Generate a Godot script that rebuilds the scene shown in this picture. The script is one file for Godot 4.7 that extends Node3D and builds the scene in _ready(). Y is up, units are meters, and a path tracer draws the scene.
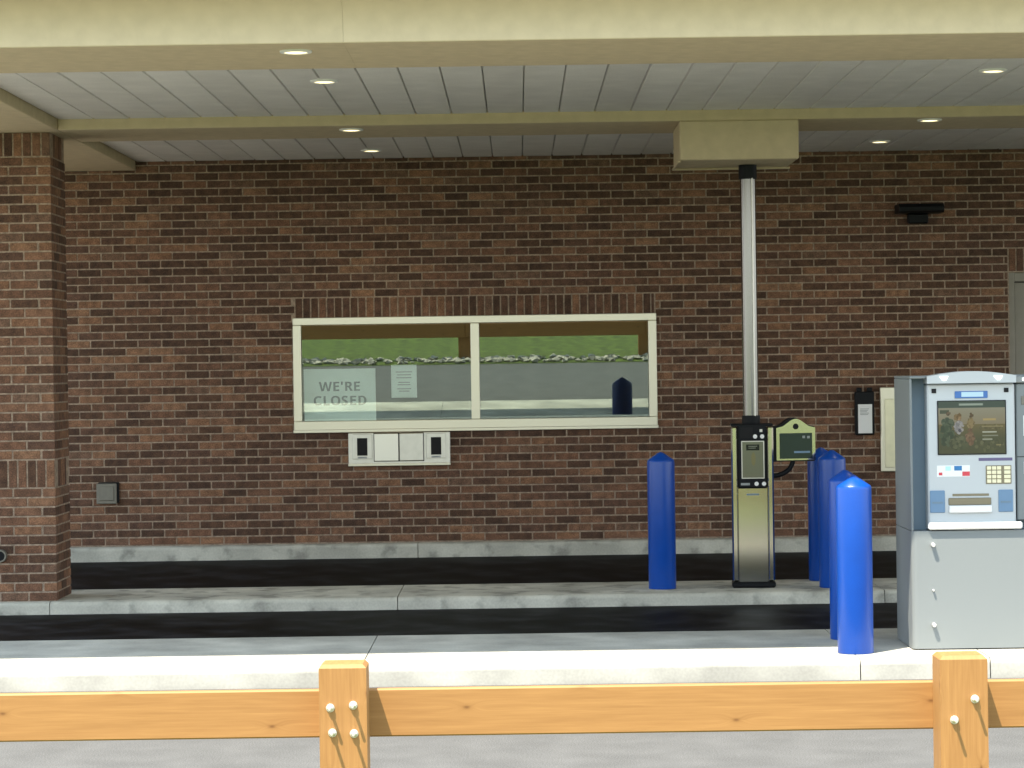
extends Node3D
# A drive-through bank lane seen across a low guard fence. x right, y up, camera looks to -z; metres.

var M := {}
var T := {}
var used := {}
var rng := RandomNumberGenerator.new()

const GY := 1.73          # camera height above the front lane
const WALL_Z := -23.08    # brick face of the building
const CEIL := 3.54        # underside of the ceiling planks
const SOF := 3.465        # underside of the beams
const ISL := 0.11         # top of the islands
const COURSE := 0.0677
const BASE_Y := 0.257     # foot of the brickwork

# ---------------------------------------------------------------- mesh helpers
class Geo:
	var v := PackedVector3Array()
	var n := PackedVector3Array()
	var uv := PackedVector2Array()
	func tri(a: Vector3, b: Vector3, c: Vector3, na: Vector3, nb: Vector3, nc: Vector3) -> void:
		var f := (b - a).cross(c - a)
		if f.dot(na + nb + nc) > 0.0:
			var t := b
			b = c
			c = t
			var tn := nb
			nb = nc
			nc = tn
		v.append(a); v.append(b); v.append(c)
		n.append(na); n.append(nb); n.append(nc)
		uv.append(Vector2(a.x, a.y)); uv.append(Vector2(b.x, b.y)); uv.append(Vector2(c.x, c.y))
	func quad(a: Vector3, b: Vector3, c: Vector3, d: Vector3, nn: Vector3) -> void:
		tri(a, b, c, nn, nn, nn)
		tri(a, c, d, nn, nn, nn)
	func quads(a: Vector3, b: Vector3, c: Vector3, d: Vector3, na: Vector3, nb: Vector3, nc: Vector3, nd: Vector3) -> void:
		tri(a, b, c, na, nb, nc)
		tri(a, c, d, na, nc, nd)
	func uvquad(a: Vector3, b: Vector3, c: Vector3, d: Vector3, nn: Vector3) -> void:
		# a bottom left, b bottom right, c top right, d top left, seen from the front
		for t in [[a, c, b, Vector2(0, 1), Vector2(1, 0), Vector2(1, 1)], [a, d, c, Vector2(0, 1), Vector2(0, 0), Vector2(1, 0)]]:
			for i in 3:
				v.append(t[i]); n.append(nn); uv.append(t[i + 3])
	func box(lo: Vector3, hi: Vector3, bev := 0.0) -> void:
		var c := (lo + hi) * 0.5
		var h := (hi - lo) * 0.5
		var e: float = minf(bev, minf(h.x, minf(h.y, h.z)) * 0.9)
		var p := func(ax: int, s: Vector3) -> Vector3:
			var q := Vector3(s.x * (h.x - e), s.y * (h.y - e), s.z * (h.z - e))
			q[ax] = s[ax] * h[ax]
			return c + q
		for ax in 3:
			var b1 := (ax + 1) % 3
			var b2 := (ax + 2) % 3
			for sg in [-1.0, 1.0]:
				var k := []
				for w in [[-1, -1], [1, -1], [1, 1], [-1, 1]]:
					var s := Vector3.ZERO
					s[ax] = sg; s[b1] = w[0]; s[b2] = w[1]
					k.append(p.call(ax, s))
				var nn := Vector3.ZERO
				nn[ax] = sg
				quad(k[0], k[1], k[2], k[3], nn)
		if e <= 0.0:
			return
		for ax in 3:
			var b1 := (ax + 1) % 3
			var b2 := (ax + 2) % 3
			for s1 in [-1.0, 1.0]:
				for s2 in [-1.0, 1.0]:
					var u := Vector3.ZERO
					var w := Vector3.ZERO
					u[ax] = -1; u[b1] = s1; u[b2] = s2
					w[ax] = 1; w[b1] = s1; w[b2] = s2
					var nn := Vector3.ZERO
					nn[b1] = s1; nn[b2] = s2
					nn = nn.normalized()
					quad(p.call(b1, u), p.call(b1, w), p.call(b2, w), p.call(b2, u), nn)
		for sx in [-1.0, 1.0]:
			for sy in [-1.0, 1.0]:
				for sz in [-1.0, 1.0]:
					var s := Vector3(sx, sy, sz)
					var nn := s.normalized()
					tri(p.call(0, s), p.call(1, s), p.call(2, s), nn, nn, nn)
	func extrude(poly: PackedVector2Array, o: Vector3, ux: Vector3, uy: Vector3, along: Vector3, smooth := false) -> void:
		# poly in the plane (ux, uy) at o, drawn out by along
		if Geometry2D.is_polygon_clockwise(poly):
			poly = poly.duplicate()
			poly.reverse()
		var m := poly.size()
		var at := func(q: Vector2) -> Vector3: return o + ux * q.x + uy * q.y
		var en := []
		for i in m:
			var d := poly[(i + 1) % m] - poly[i]
			var q := Vector2(d.y, -d.x).normalized()
			en.append(ux * q.x + uy * q.y)
		for i in m:
			var a: Vector3 = at.call(poly[i])
			var b: Vector3 = at.call(poly[(i + 1) % m])
			var na: Vector3 = en[i]
			var nb: Vector3 = en[i]
			if smooth:
				var pv: Vector3 = en[(i + m - 1) % m]
				var nx: Vector3 = en[(i + 1) % m]
				if pv.dot(en[i]) > 0.75:
					na = (pv + en[i]).normalized()
				if nx.dot(en[i]) > 0.75:
					nb = (nx + en[i]).normalized()
			quads(a, b, b + along, a + along, na, nb, nb, na)
		var t := Geometry2D.triangulate_polygon(poly)
		var dn := along.normalized()
		for i in range(0, t.size(), 3):
			var a: Vector3 = at.call(poly[t[i]])
			var b: Vector3 = at.call(poly[t[i + 1]])
			var c: Vector3 = at.call(poly[t[i + 2]])
			tri(a, b, c, -dn, -dn, -dn)
			tri(a + along, b + along, c + along, dn, dn, dn)
	func lathe(prof: Array, o: Vector3, ay: Vector3, seg := 32) -> void:
		# prof: [radius, height] pairs; sharp where two neighbours turn by more than about 40 degrees
		var ax := ay.cross(Vector3(0.3, 0.2, 0.93)).normalized()
		var az := ay.cross(ax).normalized()
		var en := []
		for i in prof.size() - 1:
			var d := Vector2(prof[i + 1][0] - prof[i][0], prof[i + 1][1] - prof[i][1])
			en.append(Vector2(d.y, -d.x).normalized())
		for i in en.size():
			var n0: Vector2 = en[i]
			var n1: Vector2 = en[i]
			if i > 0 and en[i - 1].dot(en[i]) > 0.75:
				n0 = (en[i - 1] + en[i]).normalized()
			if i < en.size() - 1 and en[i + 1].dot(en[i]) > 0.75:
				n1 = (en[i + 1] + en[i]).normalized()
			for k in seg:
				var r0 := ax * cos(TAU * k / seg) + az * sin(TAU * k / seg)
				var r1 := ax * cos(TAU * (k + 1) / seg) + az * sin(TAU * (k + 1) / seg)
				var a: Vector3 = o + r0 * prof[i][0] + ay * prof[i][1]
				var b: Vector3 = o + r1 * prof[i][0] + ay * prof[i][1]
				var c: Vector3 = o + r1 * prof[i + 1][0] + ay * prof[i + 1][1]
				var d: Vector3 = o + r0 * prof[i + 1][0] + ay * prof[i + 1][1]
				var na := r0 * n0.x + ay * n0.y
				var nb := r1 * n0.x + ay * n0.y
				var nc := r1 * n1.x + ay * n1.y
				var nd := r0 * n1.x + ay * n1.y
				if prof[i][0] < 1e-5:
					tri(a, c, d, na, nc, nd)
				elif prof[i + 1][0] < 1e-5:
					tri(a, b, c, na, nb, nc)
				else:
					quads(a, b, c, d, na, nb, nc, nd)
	func tube(path: Array, r: float, seg := 14) -> void:
		for i in path.size() - 1:
			var d0: Vector3 = (path[mini(i + 1, path.size() - 1)] - path[maxi(i - 1, 0)]).normalized()
			var d1: Vector3 = (path[mini(i + 2, path.size() - 1)] - path[i]).normalized()
			var x0 := d0.cross(Vector3(0, 0, 1)).normalized()
			var y0 := d0.cross(x0)
			var x1 := d1.cross(Vector3(0, 0, 1)).normalized()
			var y1 := d1.cross(x1)
			for k in seg:
				var a0 := TAU * k / seg
				var a1 := TAU * (k + 1) / seg
				var p := x0 * cos(a0) + y0 * sin(a0)
				var q := x0 * cos(a1) + y0 * sin(a1)
				var s := x1 * cos(a1) + y1 * sin(a1)
				var t := x1 * cos(a0) + y1 * sin(a0)
				quads(path[i] + p * r, path[i] + q * r, path[i + 1] + s * r, path[i + 1] + t * r, p, q, s, t)
	func mesh(m: Material) -> ArrayMesh:
		var a := []
		a.resize(Mesh.ARRAY_MAX)
		a[Mesh.ARRAY_VERTEX] = v
		a[Mesh.ARRAY_NORMAL] = n
		a[Mesh.ARRAY_TEX_UV] = uv
		var am := ArrayMesh.new()
		am.add_surface_from_arrays(Mesh.PRIMITIVE_TRIANGLES, a)
		am.surface_set_material(0, m)
		return am

# ---------------------------------------------------------------- node helpers
func numbered(called: String) -> String:
	if not used.has(called):
		used[called] = 0
		return called
	used[called] += 1
	return "%s_%03d" % [called, used[called]]

func put(called: String, me: Mesh, parent: Node = self) -> MeshInstance3D:
	var o := MeshInstance3D.new()
	o.name = numbered(called) if parent == self else called
	o.mesh = me
	parent.add_child(o, true)
	return o

func obj(called: String, g: Geo, m: Material, parent: Node = self) -> MeshInstance3D:
	return put(called, g.mesh(m), parent)

func thing(called: String, label: String, category: String, at := Vector3.ZERO, group := "") -> Node3D:
	var o := Node3D.new()
	o.name = numbered(called)
	add_child(o)
	o.position = at
	return tag(o, label, category, group)

func tag(o: Node3D, label: String, category: String, group := "", kind := "") -> Node3D:
	o.set_meta("label", label)
	if category: o.set_meta("category", category)
	if group: o.set_meta("group", group)
	if kind: o.set_meta("kind", kind)
	return o

func structure(o: Node3D, label := "") -> Node3D:
	o.set_meta("kind", "structure")
	if label: o.set_meta("label", label)
	return o

func bx(called: String, lo: Vector3, hi: Vector3, m: Material, parent: Node, bev := 0.004) -> MeshInstance3D:
	var g := Geo.new()
	g.box(lo, hi, bev)
	return obj(called, g, m, parent)

func cyl(called: String, r: float, a: Vector3, b: Vector3, m: Material, parent: Node, seg := 24, bev := 0.002) -> MeshInstance3D:
	var g := Geo.new()
	var h := a.distance_to(b)
	g.lathe([[0.0, 0.0], [r - bev, 0.0], [r, bev], [r, h - bev], [r - bev, h], [0.0, h]], a, (b - a).normalized(), seg)
	return obj(called, g, m, parent)

func words(s: String, height: float, at: Vector3, m: Material, parent: Node, width := 0.0, called := "lettering") -> MeshInstance3D:
	var t := TextMesh.new()
	var f := SystemFont.new()
	f.font_names = PackedStringArray(["Droid Sans"])
	f.font_weight = 700
	t.font = f
	t.text = s
	t.font_size = 64
	t.pixel_size = height / 46.0
	t.depth = 0.001
	t.material = m
	var o := put(called, t, parent)
	o.position = at
	if width > 0.0:
		var w := t.get_aabb().size.x
		o.scale = Vector3(width / w, 1, 1)
	return o

# ---------------------------------------------------------------- materials
func noise_bytes(sd: int, size: int, freq: float, oct: int, ridged := false) -> PackedByteArray:
	var f := FastNoiseLite.new()
	f.seed = sd
	f.noise_type = FastNoiseLite.TYPE_SIMPLEX_SMOOTH
	f.frequency = freq
	f.fractal_type = FastNoiseLite.FRACTAL_RIDGED if ridged else FastNoiseLite.FRACTAL_FBM
	f.fractal_octaves = oct
	return f.get_seamless_image(size, size, false, false, 0.15).get_data()

func mottled(sd: int, size: int, layers: Array) -> ImageTexture:
	# layers: [frequency, octaves, amount] ; result = 1 - sum of amounts * noise, a neutral multiplier
	var parts := []
	for i in layers.size():
		parts.append(noise_bytes(sd + i * 17, size, layers[i][0], layers[i][1]))
	var out := PackedByteArray()
	out.resize(size * size * 3)
	for i in size * size:
		var x := 1.0
		for k in layers.size():
			var q: float = 1.0 - parts[k][i] / 255.0
			if layers[k].size() > 3:
				q = smoothstep(layers[k][3], layers[k][3] + 0.3, q)
			x -= layers[k][2] * q
		var c := clampi(int(x * 255.0), 0, 255)
		out[i * 3] = c
		out[i * 3 + 1] = c
		out[i * 3 + 2] = c
	var im := Image.create_from_data(size, size, false, Image.FORMAT_RGB8, out)
	im.generate_mipmaps()
	return ImageTexture.create_from_image(im)

func lin(r: float, g: float, b: float) -> Color:
	return Color(r, g, b).linear_to_srgb()

func mat(called: String, c: Color, rough: float, metal := 0.0, tex: Texture2D = null, scale := 1.0, bump := 0.0) -> StandardMaterial3D:
	var m := StandardMaterial3D.new()
	m.resource_name = called
	m.albedo_color = c
	m.roughness = rough
	m.metallic = metal
	if tex:
		m.albedo_texture = tex
		m.uv1_triplanar = true
		m.uv1_world_triplanar = true
		m.uv1_scale = Vector3.ONE * scale
		if bump > 0.0:
			m.heightmap_enabled = true
			m.heightmap_texture = tex
			m.heightmap_scale = bump
	M[called] = m
	return m

func make_materials() -> void:
	T.brick = mottled(11, 512, [[0.012, 3, 0.25], [0.09, 3, 0.35]])
	T.concrete = mottled(23, 512, [[0.006, 5, 0.24], [0.2, 2, 0.07]])
	T.asphalt = mottled(31, 512, [[0.006, 4, 0.09], [0.25, 2, 0.45]])
	T.lane = mottled(37, 512, [[0.009, 4, 0.85], [0.2, 2, 0.3]])
	T.stained = mottled(71, 512, [[0.006, 5, 0.2], [0.2, 2, 0.08], [0.014, 5, 0.17, 0.52]])
	T.stucco = mottled(43, 512, [[0.006, 3, 0.06], [0.22, 2, 0.13]])
	T.metal = mottled(57, 256, [[0.02, 3, 0.05]])
	T.grass = mottled(61, 512, [[0.01, 4, 0.3], [0.2, 3, 0.6]])
	# brick tones: dark brown, brown, red brown, tan
	var tones := [[0.070, 0.043, 0.032], [0.088, 0.053, 0.038], [0.105, 0.064, 0.050], [0.135, 0.080, 0.058], [0.165, 0.096, 0.068], [0.195, 0.118, 0.084], [0.215, 0.128, 0.086], [0.235, 0.146, 0.100], [0.150, 0.100, 0.078]]
	for i in tones.size():
		var c: Array = tones[i]
		mat("brick_%d" % i, lin(0.022 + c[0] * 2.1, 0.009 + c[1] * 1.79, 0.005 + c[2] * 1.5), 0.9, 0.0, T.brick, 1.6, 0.25)
	mat("mortar", lin(0.70, 0.53, 0.40), 0.95, 0.0, T.brick, 3.0)
	mat("concrete", lin(0.56, 0.555, 0.51), 0.9, 0.0, T.concrete, 0.45)
	mat("old_concrete", lin(0.68, 0.67, 0.59), 0.9, 0.0, T.stained, 0.45)
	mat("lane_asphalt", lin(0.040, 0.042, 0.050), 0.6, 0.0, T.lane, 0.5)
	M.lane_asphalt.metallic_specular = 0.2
	mat("worn_asphalt", lin(0.185, 0.187, 0.192), 0.92, 0.0, T.asphalt, 0.9, 0.3)
	mat("stucco", lin(0.69, 0.57, 0.375), 0.85, 0.0, T.stucco, 2.2, 0.12)
	for i in 3:
		mat("plank_%d" % i, lin(0.88 + 0.02 * i, 0.86 + 0.02 * i, 0.83 + 0.02 * i), 0.48 + 0.06 * i, 0.0, T.stucco, 0.8)
	mat("groove", lin(0.30, 0.30, 0.29), 0.8)
	var st := mat("stainless", lin(0.56, 0.54, 0.47), 0.11, 1.0)
	st.anisotropy_enabled = false
	mat("pole_metal", lin(0.20, 0.197, 0.187), 0.22, 1.0)
	mat("drawer_metal", lin(0.58, 0.57, 0.53), 0.3, 0.9)
	mat("brushed", lin(0.52, 0.51, 0.47), 0.34, 1.0, T.metal, 2.0)
	mat("aluminium", lin(0.58, 0.555, 0.46), 0.3, 0.7)
	mat("black_plastic", lin(0.008, 0.009, 0.011), 0.45)
	M.black_plastic.metallic_specular = 0.25
	mat("dark_gap", lin(0.01, 0.01, 0.011), 0.9)
	mat("blue_plastic", lin(0.001, 0.075, 0.46), 0.33, 0.0, T.stucco, 1.5)
	mat("lawn", lin(0.25, 0.36, 0.05), 1.0, 0.0, T.grass, 1.1)
	mat("soil", lin(0.16, 0.15, 0.12), 1.0, 0.0, T.asphalt, 0.3)
	mat("rock", lin(0.62, 0.58, 0.50), 0.95, 0.0, T.concrete, 2.0, 0.5)
	mat("grey_paint", lin(0.193, 0.215, 0.224), 0.42, 0.0)
	mat("grey_paint_2", lin(0.26, 0.275, 0.28), 0.42, 0.0)
	mat("blue_grey", lin(0.15, 0.22, 0.29), 0.45)
	mat("pale_plastic", lin(0.50, 0.525, 0.545), 0.4)
	mat("white_plastic", lin(0.80, 0.80, 0.80), 0.45)
	mat("paper", lin(0.74, 0.94, 0.87), 0.8, 0.0, T.stucco, 1.0)
	mat("white_paper", lin(0.78, 0.79, 0.80), 0.8)
	mat("ink", lin(0.05, 0.085, 0.09), 0.8)
	mat("grey_ink", lin(0.30, 0.32, 0.33), 0.8)
	mat("door_paint", lin(0.34, 0.31, 0.26), 0.55, 0.0, T.stucco, 2.0)
	mat("interior", lin(0.10, 0.10, 0.10), 0.9)
	mat("counter", lin(0.10, 0.10, 0.11), 0.4)
	mat("zinc", lin(0.75, 0.74, 0.72), 0.38, 0.7)
	mat("box_metal", lin(0.20, 0.19, 0.16), 0.5, 0.3, T.metal, 3.0)
	mat("cream_panel", lin(0.60, 0.575, 0.43), 0.28, 0.6, T.metal, 2.0)
	mat("bronze", lin(0.24, 0.21, 0.15), 0.4, 0.6)
	mat("key_cream", lin(0.80, 0.74, 0.52), 0.45)
	mat("blue_insert", lin(0.14, 0.24, 0.38), 0.3)
	mat("sign_blue", lin(0.05, 0.15, 0.42), 0.4)
	mat("sign_pale", lin(0.45, 0.62, 0.72), 0.4)
	mat("red_print", lin(0.62, 0.06, 0.08), 0.5)
	mat("blue_print", lin(0.03, 0.18, 0.42), 0.5)
	mat("sky_print", lin(0.45, 0.75, 0.85), 0.5)
	mat("purple_ink", lin(0.12, 0.10, 0.20), 0.5)
	mat("tinted_screen", lin(0.02, 0.035, 0.04), 0.06)
	# reflective glazing: a coated pane that mirrors part of the light and lets the rest through
	var im := Image.create(4, 4, false, Image.FORMAT_RGB8)
	im.fill(Color.WHITE)
	var gl := mat("glass", Color(lin(0.82, 0.97, 0.86), 0.29), 0.0, 1.0)
	gl.albedo_texture = ImageTexture.create_from_image(im)
	gl.transparency = BaseMaterial3D.TRANSPARENCY_ALPHA
	var lens := mat("lamp_lens", lin(0.9, 0.86, 0.7), 0.4)
	lens.emission_enabled = true
	lens.emission = Color(1.0, 0.93, 0.70)
	lens.emission_energy_multiplier = 1.1
	var led := mat("white_lamp", lin(0.9, 0.9, 0.9), 0.3)
	led.emission_enabled = true
	led.emission = Color(0.95, 1.0, 0.97)
	led.emission_energy_multiplier = 0.9
	make_wood()
	make_screens()

func make_wood() -> void:
	# stained softwood: long grain along u, a few knots
	var W := 1024
	var H := 256
	var fn := FastNoiseLite.new()
	fn.seed = 5
	fn.frequency = 0.03
	fn.fractal_octaves = 4
	var out := PackedByteArray()
	out.resize(W * H * 3)
	var knots := [Vector2(130, 90), Vector2(470, 200), Vector2(700, 60), Vector2(900, 150), Vector2(330, 30)]
	for y in H:
		for x in W:
			var yy := float(y)
			var dark := 0.0
			for k in knots:
				var d := Vector2(x - k.x, (y - k.y) * 1.6)
				var r := d.length()
				yy += 16.0 * exp(-r * r / 900.0) * signf(d.y)
				dark += 0.4 * exp(-r * r / 40.0) + 0.12 * exp(-r * r / 260.0)
			var q := fn.get_noise_3d(cos(TAU * x / W) * 16.3, sin(TAU * x / W) * 16.3, yy * 2.2) * 0.5 + fn.get_noise_3d(cos(TAU * x / W) * 57.0 + 500.0, sin(TAU * x / W) * 57.0, yy * 7.0) * 0.28
			var v := clampf(0.92 + q * 0.13 - dark * 0.5, 0.1, 1.0)
			var i := (y * W + x) * 3
			out[i] = int(255.0 * v)
			out[i + 1] = int(255.0 * pow(v, 1.25))
			out[i + 2] = int(255.0 * pow(v, 1.6))
	var im := Image.create_from_data(W, H, false, Image.FORMAT_RGB8, out)
	im.generate_mipmaps()
	var t := ImageTexture.create_from_image(im)
	for k in 2:
		var m := mat("wood" if k == 0 else "wood_upright", lin(0.40, 0.208, 0.07), 0.62)
		m.albedo_texture = t
		m.uv1_scale = Vector3(0.55, 3.0, 1) if k == 0 else Vector3(3.0, 0.55, 1)
		m.uv1_offset = Vector3(0.13 * k, 0.2, 0)
	M.wood_upright.uv1_triplanar = true
	M.wood_upright.uv1_world_triplanar = true
	var rot := Image.create_from_data(W, H, false, Image.FORMAT_RGB8, out)
	rot.rotate_90(CLOCKWISE)
	rot.generate_mipmaps()
	M.wood_upright.albedo_texture = ImageTexture.create_from_image(rot)
	M.wood_upright.uv1_scale = Vector3(3.2, 0.7, 3.2)
	M.wood.uv1_triplanar = true
	M.wood.uv1_world_triplanar = true
	M.wood.uv1_scale = Vector3(0.55, 3.0, 3.0)

func blob(im: Image, c: Vector2, r: Vector2, col: Color) -> void:
	for y in range(maxi(0, int(c.y - r.y)), mini(im.get_height(), int(c.y + r.y) + 1)):
		for x in range(maxi(0, int(c.x - r.x)), mini(im.get_width(), int(c.x + r.x) + 1)):
			var d := Vector2((x - c.x) / r.x, (y - c.y) / r.y)
			if d.length() < 1.0:
				im.set_pixel(x, y, col)

func make_screens() -> void:
	# the picture on the cash machine's display: three people on grass, a green title bar, lines of print
	var im := Image.create(280, 220, false, Image.FORMAT_RGB8)
	for y in 220:
		for x in 280:
			var c := Color(0.56, 0.55, 0.49).lerp(Color(0.52, 0.47, 0.38), clampf(y / 100.0, 0, 1))
			if y > 96: c = Color(0.42, 0.37, 0.24).lerp(Color(0.29, 0.29, 0.2), clampf((y - 96) / 60.0, 0, 1))
			im.set_pixel(x, y, c)
	im.fill_rect(Rect2i(0, 0, 280, 27), Color(0.23, 0.29, 0.26))
	im.fill_rect(Rect2i(86, 9, 102, 8), Color(0.58, 0.62, 0.58))
	im.fill_rect(Rect2i(5, 35, 40, 16), Color(0.28, 0.3, 0.24))
	var pr := RandomNumberGenerator.new()
	pr.seed = 77
	# figures as many small dabs: [x, y, spread x, spread y, dab size, count, colour]
	for d in [[38, 92, 22, 22, 9, 60, Color(0.25, 0.30, 0.24)], [34, 140, 26, 44, 10, 110, Color(0.23, 0.28, 0.21)], [42, 50, 6, 8, 7, 14, Color(0.34, 0.27, 0.2)], [80, 66, 15, 12, 6, 34, Color(0.42, 0.32, 0.19)], [88, 72, 5, 7, 5, 12, Color(0.60, 0.48, 0.35)], [86, 108, 17, 24, 7, 60, Color(0.58, 0.56, 0.57)], [92, 120, 8, 6, 5, 8, Color(0.36, 0.34, 0.38)], [137, 60, 6, 9, 5, 16, Color(0.34, 0.26, 0.17)], [134, 92, 14, 22, 6, 50, Color(0.52, 0.44, 0.30)], [132, 150, 18, 34, 7, 60, Color(0.44, 0.33, 0.25)], [84, 176, 38, 26, 9, 80, Color(0.29, 0.30, 0.21)], [210, 180, 60, 30, 8, 60, Color(0.31, 0.31, 0.21)], [220, 110, 50, 12, 6, 40, Color(0.40, 0.36, 0.24)]]:
		for q in d[5]:
			var ang := pr.randf() * TAU
			var rad := sqrt(pr.randf())
			var col: Color = d[6]
			blob(im, Vector2(d[0] + d[2] * rad * cos(ang), d[1] + d[3] * rad * sin(ang)), Vector2(d[4], d[4] * 1.2) * pr.randf_range(0.4, 1.0), col.lerp(Color.BLACK if pr.randf() < 0.5 else Color(0.7, 0.66, 0.55), pr.randf() * 0.22))
	for r in [[186, 72, 56, 9, Color(0.66, 0.57, 0.38)], [180, 104, 90, 5, Color(0.55, 0.5, 0.36)], [184, 126, 60, 6, Color(0.66, 0.66, 0.6)], [184, 143, 66, 5, Color(0.52, 0.52, 0.46)], [184, 158, 42, 6, Color(0.62, 0.62, 0.56)], [240, 180, 22, 8, Color(0.5, 0.46, 0.32)]]:
		im.fill_rect(Rect2i(r[0], r[1], r[2], r[3]), r[4])
	im.resize(93, 73, Image.INTERPOLATE_CUBIC)
	im.resize(280, 220, Image.INTERPOLATE_CUBIC)
	var m := mat("display", Color(0.86, 0.84, 0.82), 0.25)
	m.albedo_texture = ImageTexture.create_from_image(im)
	# kiosk carrier door: grey sheet with a dark notice at the top
	var k := Image.create(96, 160, false, Image.FORMAT_RGB8)
	for y in 160:
		for x in 96:
			var c := Color(0.46, 0.46, 0.43)
			k.set_pixel(x, y, c)
	k.fill_rect(Rect2i(18, 12, 60, 26), Color(0.13, 0.14, 0.16))
	k.fill_rect(Rect2i(28, 18, 40, 4), Color(0.5, 0.5, 0.5))
	k.fill_rect(Rect2i(28, 26, 34, 4), Color(0.45, 0.45, 0.45))
	blob(k, Vector2(50, 76), Vector2(10, 30), Color(0.5, 0.47, 0.38))
	var km := mat("carrier_print", Color.WHITE, 0.12, 0.45)
	km.albedo_texture = ImageTexture.create_from_image(k)

# ---------------------------------------------------------------- scene
func _ready() -> void:
	rng.seed = 20240611
	setup_view()
	make_materials()
	build_ground()
	build_wall()
	build_canopy()
	build_pillar()
	build_islands()
	build_window()
	build_interior()
	build_wall_fittings()
	build_kiosk()
	build_bollards()
	build_cash_machine()
	build_fence()
	build_rocks()

func setup_view() -> void:
	var cam := Camera3D.new()
	cam.name = "camera"
	cam.fov = 16.2
	cam.near = 0.1
	cam.far = 600.0
	cam.position = Vector3(0, GY, 0)
	cam.rotation = Vector3(-16.0 / 2700.0, 6.0 / 2700.0, -0.0145)
	cam.current = true
	add_child(cam)
	var sun := DirectionalLight3D.new()
	sun.name = "sun"
	sun.light_energy = 1.5
	sun.light_color = Color(1.0, 0.95, 0.86)
	sun.light_angular_distance = 0.5
	sun.shadow_enabled = true
	add_child(sun)
	sun.look_at_from_position(Vector3.ZERO, Vector3(0.83, -2.75, -1.0), Vector3.UP)
	var env := Environment.new()
	env.background_mode = Environment.BG_SKY
	var sm := ProceduralSkyMaterial.new()
	sm.sky_top_color = Color(0.62, 0.69, 0.75)
	sm.sky_horizon_color = Color(0.95, 0.95, 0.92)
	sm.sky_curve = 0.12
	sm.ground_bottom_color = Color(0.25, 0.27, 0.2)
	sm.ground_horizon_color = Color(0.6, 0.65, 0.65)
	sm.sky_energy_multiplier = 1.25
	var sky := Sky.new()
	sky.sky_material = sm
	env.sky = sky
	env.tonemap_mode = Environment.TONE_MAPPER_LINEAR
	env.tonemap_exposure = 2.6
	env.sdfgi_enabled = true
	env.ssao_enabled = true
	env.ssil_enabled = true
	var we := WorldEnvironment.new()
	we.name = "environment"
	we.environment = env
	add_child(we)

func sheet(called: String, prof: Array, x0: float, x1: float, m: Material, parent: Node = self) -> MeshInstance3D:
	# a ground sheet that follows the profile [z, y] from far to near
	var g := Geo.new()
	for i in prof.size() - 1:
		g.quad(Vector3(x0, prof[i][1], prof[i][0]), Vector3(x1, prof[i][1], prof[i][0]), Vector3(x1, prof[i + 1][1], prof[i + 1][0]), Vector3(x0, prof[i + 1][1], prof[i + 1][0]), Vector3.UP)
	return obj(called, g, m, parent)

func build_ground() -> void:
	var g := sheet("ground", [[-300.0, -0.08], [300.0, -0.08]], -300, 300, M.soil)
	structure(g)
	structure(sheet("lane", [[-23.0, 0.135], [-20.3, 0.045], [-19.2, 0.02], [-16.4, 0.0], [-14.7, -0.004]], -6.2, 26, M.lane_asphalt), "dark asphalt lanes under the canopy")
	structure(sheet("driveway", [[-14.72, 0.0], [-11.05, 0.0]], -40, 40, M.worn_asphalt), "sunlit worn grey asphalt driveway in front of the islands")
	structure(sheet("side_yard", [[-26.0, 0.0], [-14.74, 0.0]], -40, -6.2, M.worn_asphalt), "sunlit grey asphalt left of the canopy")
	structure(sheet("lawn", [[-11.07, 0.004], [-9.0, 0.03], [0.0, 0.08], [40.0, 3.0]], -60, 60, M.lawn), "mown green lawn beside the driveway")

# ---------------------------------------------------------------- brickwork
var brick_cache := {}

func brick_mesh(size: Vector3, tone: int) -> ArrayMesh:
	var key := "%d_%d_%d_%d" % [roundi(size.x * 1e4), roundi(size.y * 1e4), roundi(size.z * 1e4), tone]
	if not brick_cache.has(key):
		var g := Geo.new()
		g.box(-size * 0.5, size * 0.5, 0.0035)
		brick_cache[key] = g.mesh(M["brick_%d" % tone])
	return brick_cache[key]

func tone(up := 1.0) -> int:
	var r := pow(rng.randf(), up)
	if r < 0.17: return 0
	if r < 0.36: return 1
	if r < 0.50: return 2
	if r < 0.64: return 3
	if r < 0.76: return 4
	if r < 0.84: return 5
	if r < 0.90: return 6
	if r < 0.94: return 7
	return 8

func lay_rest(rest: Array, parent: Node, what: String) -> void:
	# the bricks past the limit: real geometry, one part with a surface for each tone
	var am := ArrayMesh.new()
	for t in 9:
		var g := Geo.new()
		for b in rest:
			if b[2] == t:
				g.box(b[0] - b[1] * 0.5, b[0] + b[1] * 0.5, 0.0035)
		if g.v.size() == 0: continue
		var a := []
		a.resize(Mesh.ARRAY_MAX)
		a[Mesh.ARRAY_VERTEX] = g.v
		a[Mesh.ARRAY_NORMAL] = g.n
		am.add_surface_from_arrays(Mesh.PRIMITIVE_TRIANGLES, a)
		am.surface_set_material(am.get_surface_count() - 1, M["brick_%d" % t])
	var o := put("brickwork", am, parent)
	o.set_meta("kind", "stuff")
	o.set_meta("label", what)

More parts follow.
